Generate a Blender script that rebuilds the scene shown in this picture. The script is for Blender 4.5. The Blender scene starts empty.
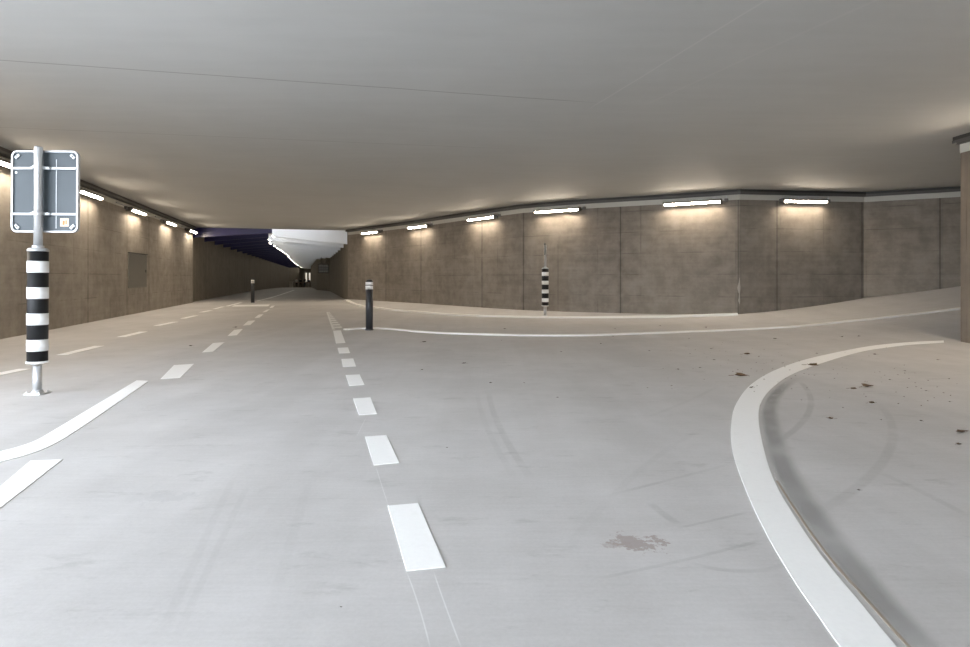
import bpy, bmesh, math, random
from mathutils import Vector, Matrix
random.seed(4)
SC = bpy.context.scene
COL = SC.collection
PI = math.pi
R = math.radians

# ---------------------------------------------------------------- camera, sky, exposure
EYE, F, U0, V0 = 1.1, 600.0, 485.0, 278.0      # eye height, focal length in px, horizon row
cam = bpy.data.cameras.new('camera')
cam.sensor_width = 36.0
cam.lens = 36.0 * F / 970.0
cam.shift_y = -(323.5 - V0) / 970.0
cam.clip_start, cam.clip_end = 0.05, 500
camo = bpy.data.objects.new('camera', cam)
camo.location = (0, 0, EYE)
camo.rotation_euler = (R(90), 0, 0)
COL.objects.link(camo)
SC.camera = camo

SKY_COL, SKY_STRENGTH = (0.83, 0.905, 1.0, 1), 9.9
OPEN_Y, OPEN_LEFT = -4.0, 4.3               # mouth of the underpass, behind the camera
LAMP_COL, LAMP_STRENGTH = (1.0, 0.85, 0.67, 1), 92.0
w = bpy.data.worlds.new('overcast_sky')
w.use_nodes = True
bgn = w.node_tree.nodes['Background']
bgn.inputs['Color'].default_value = SKY_COL
bgn.inputs['Strength'].default_value = SKY_STRENGTH
SC.world = w
SC.view_settings.view_transform = 'Standard'
SC.view_settings.look = 'None'
SC.view_settings.gamma = 1.0
SC.view_settings.use_curve_mapping = False
SC.view_settings.exposure = 0.6
SC.cycles.max_bounces = 10
SC.cycles.diffuse_bounces = 6

CEIL = EYE + 2.31        # underside of the slab
BAND_TOP, BAND_BOT = CEIL - 0.11, CEIL - 0.26

# ---------------------------------------------------------------- lie of the land
def sstep(a, b, x):
    t = max(0.0, min(1.0, (x - a) / (b - a)))
    return t * t * (3 - 2 * t)

WALL_R = [(-6.55, 28.7), (-2.73, 24.06), (-0.975, 21.66), (1.14, 18.95), (2.5, 17.95), (5.1, 16.62), (6.66, 15.7),
          (10.23, 16.2), (12.03, 15.16), (16.0, 10.8), (20.0, 4.0), (21.5, -4.0)]
BX, BY = -5.77, -0.2717                                  # left wall: x = BX + BY*y
def left_x(y): return BX + BY * y

def seg_dist(px, py, a, b):
    ax, ay = a; bx, by = b
    t = ((px-ax)*(bx-ax)+(py-ay)*(by-ay)) / ((bx-ax)**2+(by-ay)**2)
    t = max(0, min(1, t))
    return math.hypot(px-ax-t*(bx-ax), py-ay-t*(by-ay))

def gz(x, y):
    z = 0.0
    if x > 4.5:                                          # the side road climbs to the right
        q = x - 4.5
        r = 0.0142 * q * q if q < 8 else 0.0142 * 64 + 0.12 * (q - 8)
        z += min(r, 1.7) * sstep(8.0, 12.5, y)
    if -9 < x < 14 and 13 < y < 31:                      # footway falls gently away from the wall
        d = min(seg_dist(x, y, WALL_R[i], WALL_R[i+1]) for i in range(len(WALL_R)-1))
        z += 0.09 * (1 - sstep(0.1, 1.5, d))
    if y > 40:                                           # the tunnel dips
        z -= 1.35e-4 * (min(y, 125) - 40) ** 2
    return z

def ground(px, py):
    """where the sight line of a photo point meets the paving"""
    dx, dz = (px - U0) / F, -(py - V0) / F
    y, st = 0.8, 0.1
    prev = y
    while y < 140:
        if EYE + dz * y <= gz(dx * y, y):
            lo, hi = prev, y
            for _ in range(30):
                m = (lo + hi) / 2
                if EYE + dz * m <= gz(dx * m, m): hi = m
                else: lo = m
            return Vector((dx * hi, hi, gz(dx * hi, hi)))
        prev = y
        y += st
    return Vector((dx * 140, 140, gz(dx * 140, 140)))

# ---------------------------------------------------------------- mesh helpers
def link(name, bm, mat=None, parent=None, smooth=False):
    me = bpy.data.meshes.new(name)
    bmesh.ops.recalc_face_normals(bm, faces=bm.faces[:])
    bm.to_mesh(me); bm.free()
    if mat:
        for m in (mat if isinstance(mat, (list, tuple)) else [mat]): me.materials.append(m)
    if smooth:
        for p in me.polygons: p.use_smooth = True
    o = bpy.data.objects.new(name, me)
    COL.objects.link(o)
    if parent: o.parent = parent
    return o

def tag(o, label, cat, group=None):
    o['label'] = label; o['category'] = cat
    if group: o['group'] = group
    return o

def thing(name, label, cat, loc=(0, 0, 0), rz=0, group=None):
    o = bpy.data.objects.new(name, None)
    o.empty_display_size = 0.1
    o.location = loc; o.rotation_euler = (0, 0, rz)
    COL.objects.link(o)
    return tag(o, label, cat, group)

def struct(o, label=None):
    o['kind'] = 'structure'
    if label: o['label'] = label
    return o

def add_box(bm, c, s, rot=None, bevel=0.0):
    r = bmesh.ops.create_cube(bm, size=1.0)
    vs = r['verts']
    bmesh.ops.scale(bm, vec=Vector(s), verts=vs)
    if bevel:
        es = list({e for v in vs for e in v.link_edges})
        b = bmesh.ops.bevel(bm, geom=es, offset=bevel, segments=2, affect='EDGES', profile=0.5)
        vs = list({v for v in b['verts']} | {v for v in vs if v.is_valid})
    if rot: bmesh.ops.rotate(bm, cent=(0, 0, 0), matrix=rot, verts=vs)
    bmesh.ops.translate(bm, vec=Vector(c), verts=vs)

def add_lathe(bm, prof, c=(0, 0, 0), n=32, axis='Z'):
    rings = []
    for r, z in prof:
        ring = []
        for i in range(n):
            a = 2 * PI * i / n
            p = Vector((r * math.cos(a), r * math.sin(a), z))
            if axis == 'X': p = Vector((p.z, p.x, p.y))
            if axis == 'Y': p = Vector((p.x, p.z, p.y))
            ring.append(bm.verts.new(p + Vector(c)))
        rings.append(ring)
    for a, b in zip(rings, rings[1:]):
        for i in range(n):
            bm.faces.new((a[i], a[(i+1) % n], b[(i+1) % n], b[i]))
    bm.faces.new(rings[0][::-1]); bm.faces.new(rings[-1])

def add_tube(bm, p0, p1, r, n=12):
    p0, p1 = Vector(p0), Vector(p1)
    d = (p1 - p0).normalized()
    a = d.orthogonal().normalized(); b = d.cross(a)
    r0 = [bm.verts.new(p0 + r * (math.cos(2*PI*i/n) * a + math.sin(2*PI*i/n) * b)) for i in range(n)]
    r1 = [bm.verts.new(p1 + r * (math.cos(2*PI*i/n) * a + math.sin(2*PI*i/n) * b)) for i in range(n)]
    for i in range(n): bm.faces.new((r0[i], r0[(i+1) % n], r1[(i+1) % n], r1[i]))
    bm.faces.new(r0[::-1]); bm.faces.new(r1)

def add_prism(bm, pts, d):
    """closed outline extruded by the vector d"""
    d = Vector(d)
    a = [bm.verts.new(Vector(p)) for p in pts]
    b = [bm.verts.new(Vector(p) + d) for p in pts]
    n = len(pts)
    bm.faces.new(a[::-1]); bm.faces.new(b)
    for i in range(n): bm.faces.new((a[i], a[(i+1) % n], b[(i+1) % n], b[i]))

def box(name, c, s, mat, parent=None, bevel=0.0, rot=None):
    bm = bmesh.new(); add_box(bm, c, s, rot, bevel); return link(name, bm, mat, parent)

def lathe(name, prof, mat, parent=None, c=(0, 0, 0), n=32, axis='Z', smooth=False):
    bm = bmesh.new(); add_lathe(bm, prof, c, n, axis)
    o = link(name, bm, mat, parent)
    if smooth:
        for p in o.data.polygons: p.use_smooth = len(p.vertices) == 4
    return o

# ---------------------------------------------------------------- materials
class NT:
    def __init__(s, name):
        s.m = bpy.data.materials.new(name); s.m.use_nodes = True
        s.t = s.m.node_tree; s.b = s.t.nodes['Principled BSDF']
    def n(s, k, **kw):
        o = s.t.nodes.new(k)
        for a, v in kw.items(): setattr(o, a, v)
        return o
    def l(s, a, b): s.t.links.new(a, b)
    def put(s, sock, v):
        if hasattr(v, 'links'): s.l(v, sock)
        else: sock.default_value = v
    def math(s, op, a, b=0.0, c=0.0, clamp=False):
        o = s.n('ShaderNodeMath', operation=op); o.use_clamp = clamp
        s.put(o.inputs[0], a); s.put(o.inputs[1], b); s.put(o.inputs[2], c)
        return o.outputs[0]
    def ramp(s, v, a, b, lo=0.0, hi=1.0, smooth=True):
        o = s.n('ShaderNodeMapRange'); o.clamp = True
        if smooth: o.interpolation_type = 'SMOOTHSTEP'
        s.put(o.inputs['Value'], v); o.inputs['From Min'].default_value = a; o.inputs['From Max'].default_value = b
        o.inputs['To Min'].default_value = lo; o.inputs['To Max'].default_value = hi
        return o.outputs['Result']
    def noise(s, vec, scale, detail=4, rough=0.55):
        o = s.n('ShaderNodeTexNoise')
        s.l(vec, o.inputs['Vector']); o.inputs['Scale'].default_value = scale
        o.inputs['Detail'].default_value = detail; o.inputs['Roughness'].default_value = rough
        return o.outputs['Fac']
    def scaled(s, vec, sc, rz=0.0):
        o = s.n('ShaderNodeMapping'); s.l(vec, o.inputs['Vector']); o.inputs['Scale'].default_value = sc
        o.inputs['Rotation'].default_value = (0, 0, rz)
        return o.outputs['Vector']
    def mix(s, f, a, b, blend='MIX'):
        o = s.n('ShaderNodeMix', data_type='RGBA', blend_type=blend)
        s.put(o.inputs[0], f); s.put(o.inputs[6], a); s.put(o.inputs[7], b)
        return o.outputs[2]
    def bump(s, h, strength, dist=0.01):
        o = s.n('ShaderNodeBump'); s.l(h, o.inputs['Height'])
        o.inputs['Strength'].default_value = strength; o.inputs['Distance'].default_value = dist
        s.l(o.outputs['Normal'], s.b.inputs['Normal'])

def plain(name, col, rough=0.5, metal=0.0, var=0.06, scale=30.0, coat=0.0):
    k = NT(name)
    tc = k.n('ShaderNodeTexCoord')
    f = k.noise(tc.outputs['Object'], scale)
    c0 = tuple(max(0, c * (1 - var)) for c in col) + (1,)
    c1 = tuple(min(1, c * (1 + var)) for c in col) + (1,)
    k.l(k.mix(f, c0, c1), k.b.inputs['Base Color'])
    k.b.inputs['Roughness'].default_value = rough
    k.b.inputs['Metallic'].default_value = metal
    k.b.inputs['Coat Weight'].default_value = coat
    return k.m

def glow(name, col, strength):
    k = NT(name)
    k.b.inputs['Base Color'].default_value = (0.9, 0.9, 0.88, 1)
    k.b.inputs['Emission Color'].default_value = col
    k.b.inputs['Emission Strength'].default_value = strength
    return k.m

def circle3(a, b, c):
    ax, ay, bx, by, cx, cy = a.x, a.y, b.x, b.y, c.x, c.y
    d = 2 * (ax*(by-cy) + bx*(cy-ay) + cx*(ay-by))
    if abs(d) < 1e-3: d = 1e-3
    ux = ((ax*ax+ay*ay)*(by-cy) + (bx*bx+by*by)*(cy-ay) + (cx*cx+cy*cy)*(ay-by)) / d
    uy = ((ax*ax+ay*ay)*(cx-bx) + (bx*bx+by*by)*(ax-cx) + (cx*cx+cy*cy)*(bx-ax)) / d
    return ux, uy, math.hypot(ax-ux, ay-uy)

def arc_mask(k, flat, pts, wd):
    a, b, c = [ground(*p) for p in pts]
    ux, uy, r = circle3(a, b, c)
    def dist(x, y):
        o = k.n('ShaderNodeVectorMath', operation='DISTANCE')
        k.l(flat, o.inputs[0]); o.inputs[1].default_value = (x, y, 0)
        return o.outputs['Value']
    e = k.math('ABSOLUTE', k.math('SUBTRACT', dist(ux, uy), r))
    m = k.ramp(e, wd * 0.4, wd, 1.0, 0.0)
    mx, my = (a.x + c.x) / 2, (a.y + c.y) / 2
    L = max(math.hypot(b.x - mx, b.y - my), math.hypot(a.x - c.x, a.y - c.y) / 2)
    return k.math('MULTIPLY', m, k.ramp(dist(mx, my), L * 0.7, L * 1.1, 1.0, 0.0))

def floor_material():
    k = NT('brushed_concrete_paving')
    geo = k.n('ShaderNodeNewGeometry'); pos = geo.outputs['Position']
    flat = k.scaled(pos, (1, 1, 0))
    big = k.noise(flat, 0.35, 5, 0.6)
    mid = k.noise(flat, 1.8, 6, 0.65)
    fine = k.noise(flat, 60, 3, 0.7)
    brush = k.noise(k.scaled(flat, (3, 45, 1)), 1.0, 3, 0.6)
    trail = k.noise(k.scaled(flat, (2.2, 0.12, 1), R(-14)), 1.0, 5, 0.6)
    v = k.math('ADD', k.math('MULTIPLY', k.ramp(big, 0.3, 0.7), 0.35), k.math('MULTIPLY', k.ramp(mid, 0.3, 0.7), 0.3))
    v = k.math('ADD', v, k.math('MULTIPLY', k.math('SUBTRACT', fine, 0.3), 0.5))
    v = k.math('ADD', v, k.math('MULTIPLY', k.ramp(brush, 0.3, 0.7), 0.12))
    v = k.math('ADD', v, k.math('MULTIPLY', k.ramp(trail, 0.35, 0.65), 0.15))
    col = k.mix(v, (0.395, 0.383, 0.372, 1), (0.585, 0.570, 0.562, 1))
    # scuffs
    sc = k.math('MULTIPLY', k.ramp(k.noise(k.scaled(flat, (1, 2.5, 1)), 2.3, 7, 0.7), 0.56, 0.70), 0.38)
    col = k.mix(sc, col, (0.29, 0.285, 0.27, 1))
    # tyre marks
    breakup = k.ramp(k.noise(flat, 2.5, 4), 0.3, 0.6, 0.25, 1.0)
    for pts, wd, st in TYRE:
        m = k.math('MULTIPLY', k.math('MULTIPLY', arc_mask(k, flat, pts, wd), st * 0.5), breakup)
        col = k.mix(m, col, (0.20, 0.195, 0.185, 1))
    for pts, wd, st in CHALK:
        m = k.math('MULTIPLY', arc_mask(k, flat, pts, wd), st)
        col = k.mix(m, col, (0.72, 0.72, 0.71, 1))
    # dried brown spill and the dark smear beside it
    wob = k.noise(flat, 13, 6, 0.75)
    for (px, py, rad, sx, c, st) in SPILL:
        p = ground(px, py)
        sub = k.n('ShaderNodeVectorMath', operation='SUBTRACT'); k.l(flat, sub.inputs[0]); sub.inputs[1].default_value = (p.x, p.y, 0)
        ln = k.n('ShaderNodeVectorMath', operation='LENGTH'); k.l(k.scaled(sub.outputs[0], (1/sx, 1, 1)), ln.inputs[0])
        d = k.math('ADD', ln.outputs['Value'], k.math('MULTIPLY', k.math('SUBTRACT', wob, 0.5), rad * 5.0))
        col = k.mix(k.math('MULTIPLY', k.ramp(d, rad * 0.9, rad * 1.05, 1.0, 0.0), st), col, c)
    k.l(col, k.b.inputs['Base Color'])
    k.l(k.ramp(mid, 0.2, 0.8, 0.62, 0.85), k.b.inputs['Roughness'])
    h = k.math('ADD', k.math('MULTIPLY', fine, 0.6), k.math('MULTIPLY', brush, 0.4))
    k.bump(h, 0.25, 0.004)
    return k.m

TYRE = [([(489, 393), (496, 419), (531, 478)], 0.035, 0.40), ([(477, 392), (484, 420), (516, 480)], 0.03, 0.2),
        ([(767, 448), (806, 417), (798, 380)], 0.035, 0.55), ([(808, 518), (885, 458), (880, 405)], 0.04, 0.4),
        ([(876, 471), (920, 491), (968, 516)], 0.03, 0.35), ([(600, 497.6), (665, 481), (728, 464.6)], 0.018, 0.45),
        ([(678, 528), (712, 520.5), (748, 512)], 0.014, 0.45), ([(600, 578), (684, 560), (765, 539)], 0.014, 0.4),
        ([(690, 563), (725, 570), (790, 560)], 0.02, 0.4), ([(650, 503), (665, 515), (678, 524)], 0.03, 0.5),
        ([(157, 644), (195, 560), (235, 475)], 0.025, 0.2), ([(262, 640), (292, 540), (310, 480)], 0.03, 0.16),
        ([(175, 640), (212, 560), (248, 485)], 0.02, 0.2), ([(120, 502), (150, 496), (182, 492)], 0.07, 0.25),
        ([(560, 560), (640, 470), (700, 430)], 0.03, 0.15), ([(640, 420), (690, 400), (720, 385)], 0.03, 0.2)]
CHALK = [([(407, 573), (420, 610), (430, 647)], 0.0035, 0.55), ([(434, 573), (447, 610), (461, 647)], 0.0035, 0.55),
         ([(376, 467), (382, 486), (388, 504)], 0.0035, 0.4), ([(366, 418), (370, 428), (373, 436)], 0.0035, 0.35)]
SPILL = [(636, 543, 0.075, 1.2, (0.30, 0.245, 0.225, 1), 0.75), (618, 545, 0.035, 1.6, (0.33, 0.28, 0.26, 1), 0.5),
         (166, 497, 0.07, 1.6, (0.36, 0.36, 0.36, 1), 0.25)]

def concrete(name, dark, light, joints=(), vertical=False, boards=0.60, jw=0.014):
    """cast concrete; UV is metres along the wall and metres of height"""
    k = NT(name)
    uv = k.n('ShaderNodeUVMap').outputs['UV']
    sep = k.n('ShaderNodeSeparateXYZ'); k.l(uv, sep.inputs[0])
    u, v = sep.outputs['X'], sep.outputs['Y']
    big = k.noise(uv, 0.5, 5, 0.6)
    mid = k.noise(uv, 2.6, 6, 0.65)
    fine = k.noise(uv, 55, 3, 0.7)
    if vertical: streak = k.noise(k.scaled(uv, (6, 0.25, 1)), 1.0, 4, 0.6)
    else: streak = k.noise(k.scaled(uv, (0.35, 7, 1)), 1.0, 4, 0.6)
    drip = k.noise(k.scaled(uv, (4, 0.4, 1)), 1.0, 4, 0.6)
    f = k.math('ADD', k.math('MULTIPLY', k.ramp(big, 0.3, 0.7), 0.3), k.math('MULTIPLY', k.ramp(mid, 0.3, 0.7), 0.38))
    f = k.math('ADD', f, k.math('MULTIPLY', k.ramp(streak, 0.3, 0.7), 0.16 if not vertical else 0.45))
    f = k.math('ADD', f, k.math('MULTIPLY', k.ramp(drip, 0.3, 0.7), 0.12))
    f = k.math('ADD', f, k.math('MULTIPLY', k.math('SUBTRACT', fine, 0.5), 0.25))
    col = k.mix(f, dark + (1,), light + (1,))
    # shuttering board edges
    axis = u if vertical else v
    e = k.math('PINGPONG', k.math('ADD', axis, k.math('MULTIPLY', k.math('SUBTRACT', mid, 0.5), 0.02)), boards / 2)
    m = k.math('MULTIPLY', k.ramp(e, 0.004, 0.016, 1.0, 0.0), k.ramp(k.noise(uv, 1.1, 3), 0.42, 0.62, 0.0, 0.45))
    col = k.mix(m, col, tuple(c * 0.45 for c in dark) + (1,))
    if not vertical:
        e2 = k.math('PINGPONG', u, 0.625)
        m2 = k.math('MULTIPLY', k.ramp(e2, 0.005, 0.03, 1.0, 0.0), k.ramp(k.noise(uv, 0.9, 3), 0.45, 0.65, 0.0, 0.35))
        col = k.mix(m2, col, tuple(c * 0.55 for c in dark) + (1,))
    hj = None
    for j in joints:
        dj = k.math('ABSOLUTE', k.math('SUBTRACT', u, j))
        mj = k.ramp(dj, jw * 0.7, jw, 1.0, 0.0)
        stain = k.math('MULTIPLY', k.ramp(dj, 0.0, 0.10, 0.35, 0.0), k.ramp(k.noise(uv, 3, 3), 0.35, 0.6))
        col = k.mix(stain, col, tuple(c * 0.5 for c in dark) + (1,))
        hj = mj if hj is None else k.math('MAXIMUM', hj, mj)
    if hj is not None: col = k.mix(k.math('MULTIPLY', hj, 0.7), col, (0.06, 0.052, 0.045, 1))
    # tie holes
    k.l(col, k.b.inputs['Base Color'])
    k.b.inputs['Roughness'].default_value = 0.78
    k.b.inputs['Specular IOR Level'].default_value = 0.3
    h = k.math('ADD', k.math('MULTIPLY', fine, 0.4), k.math('MULTIPLY', mid, 0.5))
    k.bump(h, 0.3, 0.01)
    return k.m

def ceiling_material():
    k = NT('painted_concrete_slab')
    pos = k.n('ShaderNodeNewGeometry').outputs['Position']
    flat = k.scaled(pos, (1, 1, 0))
    f = k.math('ADD', k.math('MULTIPLY', k.noise(flat, 0.5, 5, 0.6), 0.6), k.math('MULTIPLY', k.noise(k.scaled(flat, (1, 6, 1), R(-13)), 0.8, 5), 0.4))
    col = k.mix(k.ramp(f, 0.35, 0.65), (0.505, 0.51, 0.50, 1), (0.54, 0.545, 0.535, 1))
    def seam(p, q, wd, c, st, col):
        dx, dy = q[0]-p[0], q[1]-p[1]; L = math.hypot(dx, dy); nx, ny = -dy/L, dx/L
        dot = k.n('ShaderNodeVectorMath', operation='DOT_PRODUCT')
        k.l(flat, dot.inputs[0]); dot.inputs[1].default_value = (nx, ny, 0)
        e = k.math('ABSOLUTE', k.math('SUBTRACT', k.math('ADD', dot.outputs['Value'], k.math('MULTIPLY', k.noise(flat, 0.7, 2), 0.05)), nx*p[0] + ny*p[1] + 0.025))
        al = k.n('ShaderNodeVectorMath', operation='DOT_PRODUCT')
        k.l(flat, al.inputs[0]); al.inputs[1].default_value = (dx/L, dy/L, 0)
        lim = k.ramp(k.math('ABSOLUTE', k.math('SUBTRACT', al.outputs['Value'], (dx*(p[0]+q[0]) + dy*(p[1]+q[1])) / (2*L))), L*0.42, L*0.52, 1.0, 0.0)
        return k.mix(k.math('MULTIPLY', k.math('MULTIPLY', k.ramp(e, wd*0.3, wd, 1.0, 0.0), st), lim), col, c)
    col = seam((-7.6, 5.78), (1.5, 7.92), 0.018, (0.16, 0.155, 0.15, 1), 0.55, col)
    col = seam((-11.0, 8.5), (0.5, 10.75), 0.02, (0.22, 0.21, 0.20, 1), 0.4, col)
    col = seam((1.4, 8.3), (2.9, 3.0), 0.018, (0.62, 0.61, 0.6, 1), 0.6, col)
    col = seam((2.1, 8.1), (3.6, 4.0), 0.03, (0.60, 0.59, 0.58, 1), 0.35, col)
    k.l(col, k.b.inputs['Base Color'])
    k.b.inputs['Roughness'].default_value = 0.75
    k.bump(k.noise(flat, 3, 5), 0.05, 0.02)
    return k.m

def paint_material():
    k = NT('white_road_paint')
    pos = k.n('ShaderNodeNewGeometry').outputs['Position']
    f = k.math('MULTIPLY', k.ramp(k.noise(pos, 7, 6, 0.7), 0.56, 0.75), 0.35)
    col = k.mix(k.noise(pos, 45, 3), (0.86, 0.86, 0.85, 1), (0.92, 0.92, 0.91, 1))
    k.l(k.mix(f, col, (0.74, 0.74, 0.725, 1)), k.b.inputs['Base Color'])
    k.b.inputs['Roughness'].default_value = 0.6
    k.bump(k.noise(pos, 90, 3), 0.2, 0.003)
    return k.m

PAINT = paint_material()
M_FLOOR = floor_material()
M_CEIL = ceiling_material()
M_BAND = plain('pale_painted_band', (0.58, 0.57, 0.52), 0.7, scale=6)
M_TRAY = plain('dark_grey_tray_metal', (0.05, 0.048, 0.045), 0.6, 0.0)
M_PIPE = plain('grey_plastic_conduit', (0.11, 0.105, 0.10), 0.55)
M_STEEL = plain('galvanised_steel', (0.62, 0.63, 0.64), 0.38, 0.75, 0.12, 18)
M_ALU = plain('pale_aluminium', (0.46, 0.47, 0.48), 0.42, 0.35, 0.05)
M_SLATE = plain('slate_grey_sign_back', (0.046, 0.058, 0.067), 0.55, 0.0, 0.06, 8)
M_BLACK = plain('black_plastic', (0.013, 0.013, 0.014), 0.5, 0, 0.2, 20)
M_BLACK.node_tree.nodes['Principled BSDF'].inputs['Specular IOR Level'].default_value = 0.25
M_WHITE = plain('white_reflective_sheet', (0.84, 0.84, 0.83), 0.4, 0, 0.04)
M_BOLL = plain('anthracite_powder_coat', (0.035, 0.037, 0.042), 0.35, 0.1, 0.15)
M_HOUSE = plain('lamp_housing_grey', (0.16, 0.15, 0.14), 0.5)
M_GLOW = glow('warm_white_diffuser', LAMP_COL, LAMP_STRENGTH)
M_NAVY = plain('navy_blue_panel', (0.030, 0.026, 0.125), 0.3, 0.0, 0.25, 3)
M_WPAN = plain('white_metal_panel', (0.80, 0.805, 0.81), 0.3, 0.8, 0.02, 3)
M_LEAF = plain('dry_brown_leaf', (0.12, 0.07, 0.035), 0.8, 0, 0.4, 60)
M_CRUMB = plain('dark_leaf_litter', (0.06, 0.042, 0.028), 0.85, 0, 0.4, 60)
M_HATCH = plain('grey_hatch_metal', (0.215, 0.205, 0.18), 0.5, 0.2, 0.08, 5)

# ---------------------------------------------------------------- paving
def frange(a, b, s):
    o = []
    while a < b - 1e-6:
        o.append(a); a += s
    return o
xs = frange(-46, -14, 2.0) + frange(-14, -8, 1.0) + frange(-8, 14, 0.35) + frange(14, 26, 1.0) + [26]
ys = frange(-7, 7, 1.0) + frange(7, 31, 0.35) + frange(31, 40, 1.0) + frange(40, 132, 2.0) + [132]
bm = bmesh.new()
g = [[bm.verts.new((x, y, gz(x, y))) for x in xs] for y in ys]
for j in range(len(ys)-1):
    for i in range(len(xs)-1):
        bm.faces.new((g[j][i], g[j][i+1], g[j+1][i+1], g[j+1][i]))
fl = struct(link('floor', bm, M_FLOOR, smooth=True), 'pale brushed concrete paving of the underpass')
bm = bmesh.new()
add_box(bm, (0, -47.0, -0.1), (160, 80, 0.2))
struct(link('ground', bm, plain('outdoor_concrete', (0.50, 0.50, 0.49), 0.8, scale=2)), 'open paving outside the underpass')

# ---------------------------------------------------------------- ceiling slab
bm = bmesh.new()
add_prism(bm, [(x, y, CEIL) for x, y in ((-7.0, OPEN_Y), (27, OPEN_Y), (27, 132), (-47, 132), (-47, OPEN_LEFT), (-7.0, OPEN_LEFT))], (0, 0, 0.4))
struct(link('ceiling', bm, M_CEIL), 'flat pale grey concrete ceiling slab')

# ---------------------------------------------------------------- walls
def wall(name, pts, mat, z0, z1, thick, side, label):
    """upright wall along a plan polyline; side +1 thickens to the left of travel, -1 to the right"""
    n = len(pts)
    P = [Vector((p[0], p[1], 0)) for p in pts]
    off = []
    for i in range(n):
        ds = []
        if i: ds.append((P[i]-P[i-1]).normalized())
        if i < n-1: ds.append((P[i+1]-P[i]).normalized())
        d = sum(ds, Vector()).normalized()
        nn = Vector((-d.y, d.x, 0)) * side
        off.append(P[i] + nn * thick)
    bm = bmesh.new(); uvl = bm.loops.layers.uv.new('UVMap')
    s = [0]
    for i in range(1, n): s.append(s[-1] + (P[i]-P[i-1]).length)
    A = [[bm.verts.new((p.x, p.y, z)) for z in (z0, z1)] for p in P]
    B = [[bm.verts.new((p.x, p.y, z)) for z in (z0, z1)] for p in off]
    def face(vs, us):
        f = bm.faces.new(vs)
        for lp, q in zip(f.loops, us): lp[uvl].uv = q
    for i in range(n-1):
        face((A[i][0], A[i+1][0], A[i+1][1], A[i][1]), ((s[i], z0), (s[i+1], z0), (s[i+1], z1), (s[i], z1)))
        face((B[i][0], B[i][1], B[i+1][1], B[i+1][0]), ((s[i], z0), (s[i], z1), (s[i+1], z1), (s[i+1], z0)))
        face((A[i][1], A[i+1][1], B[i+1][1], B[i][1]), ((s[i], 0), (s[i+1], 0), (s[i+1], thick), (s[i], thick)))
        face((A[i][0], B[i][0], B[i+1][0], A[i+1][0]), ((s[i], 0), (s[i], thick), (s[i+1], thick), (s[i+1], 0)))
    for i in (0, n-1):
        face((A[i][0], A[i][1], B[i][1], B[i][0]), ((s[i], z0), (s[i], z1), (s[i]+thick, z1), (s[i]+thick, z0)))
    return struct(link(name, bm, mat), label)

def hit(pts, px):
    """distance along the plan polyline where the photo column px meets it, and the point"""
    k = (px - U0) / F
    s = 0
    for a, b in zip(pts, pts[1:]):
        fa, fb = a[0] - k*a[1], b[0] - k*b[1]
        L = math.hypot(b[0]-a[0], b[1]-a[1])
        if fa * fb <= 0 and fa != fb:
            t = fa / (fa - fb)
            return s + t*L, (a[0] + t*(b[0]-a[0]), a[1] + t*(b[1]-a[1]))
        s += L
    return None, None

LEFT = [(left_x(OPEN_LEFT), OPEN_LEFT), (left_x(26.8), 26.8)]
lj = [hit(LEFT, p)[0] for p in (88, 127, 149)] + [1.5]
WD, WL = (0.17, 0.145, 0.118), (0.37, 0.328, 0.282)
wall('wall_left', LEFT, concrete('cast_concrete_left', (0.215, 0.19, 0.16), (0.45, 0.405, 0.35), lj), -0.3, CEIL, 0.4, 1, 'brown grey cast concrete wall on the left')
rj = [hit(WALL_R, p)[0] for p in (386, 421, 482, 523.5, 620.5, 777, 862, 940)]
rj.append(hit(WALL_R, 738.2)[0])
wall('wall_right', WALL_R, concrete('cast_concrete_right', tuple(c*0.93 for c in WD), tuple(c*0.93 for c in WL), rj), -0.3, CEIL, 0.35, 1, 'bent brown grey cast concrete wall across the right half')
bm = bmesh.new(); uvl = bm.loops.layers.uv.new('UVMap')
add_box(bm, (8.075, (9.84+OPEN_Y)/2, 1.5), (0.55, 9.84-OPEN_Y, 2*(CEIL-1.5)))
for f in bm.faces:
    for lp in f.loops:
        c = lp.vert.co
        lp[uvl].uv = (c.x + c.y, c.z)
struct(link('wall_right_near', bm, concrete('cast_concrete_near', (0.125, 0.10, 0.078), (0.22, 0.18, 0.14), [1.0, 5.0], True, 0.12)), 'end of a brown concrete wall at the right edge')
TL = [(left_x(26.8)-0.16, 26.8), (left_x(108)-0.16, 108.0), (-37.9, 126.0)]
wall('wall_tunnel_left', TL, concrete('board_marked_concrete_left', (0.16, 0.138, 0.11), (0.27, 0.235, 0.19), [4, 12, 20, 28, 36, 44, 52, 60, 68, 76], True, 0.3, 0.03), -1.6, CEIL, 0.4, 1, 'left wall of the long tunnel')
TR = [(-6.55, 28.7), (-13.06, 50.5), (-16.0, 57.0), (-26.7, 92.0), (-36.3, 126.0)]
wall('wall_tunnel_right', TR, concrete('board_marked_concrete_right', (0.16, 0.138, 0.11), (0.27, 0.235, 0.19), [5, 11, 17, 23, 30, 40], True, 0.3, 0.03), -1.6, CEIL, 0.35, -1, 'right wall of the long tunnel')
bm = bmesh.new(); add_box(bm, (-38.5, 126.3, 1.0), (6, 0.5, 4.79))
struct(link('wall_tunnel_end', bm, plain('far_concrete', (0.33, 0.28, 0.22), 0.8, scale=2)), 'wall closing the far end of the tunnel')

wall('added_back_wall', [(-1.5, OPEN_Y), (21.6, OPEN_Y)], concrete('cast_concrete_back', WD, WL, [4, 8]), -0.3, CEIL, 0.35, -1, 'added concrete wall behind the camera on the right, blocking daylight')  # unseen wall, added to keep daylight off the right-hand floor

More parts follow.
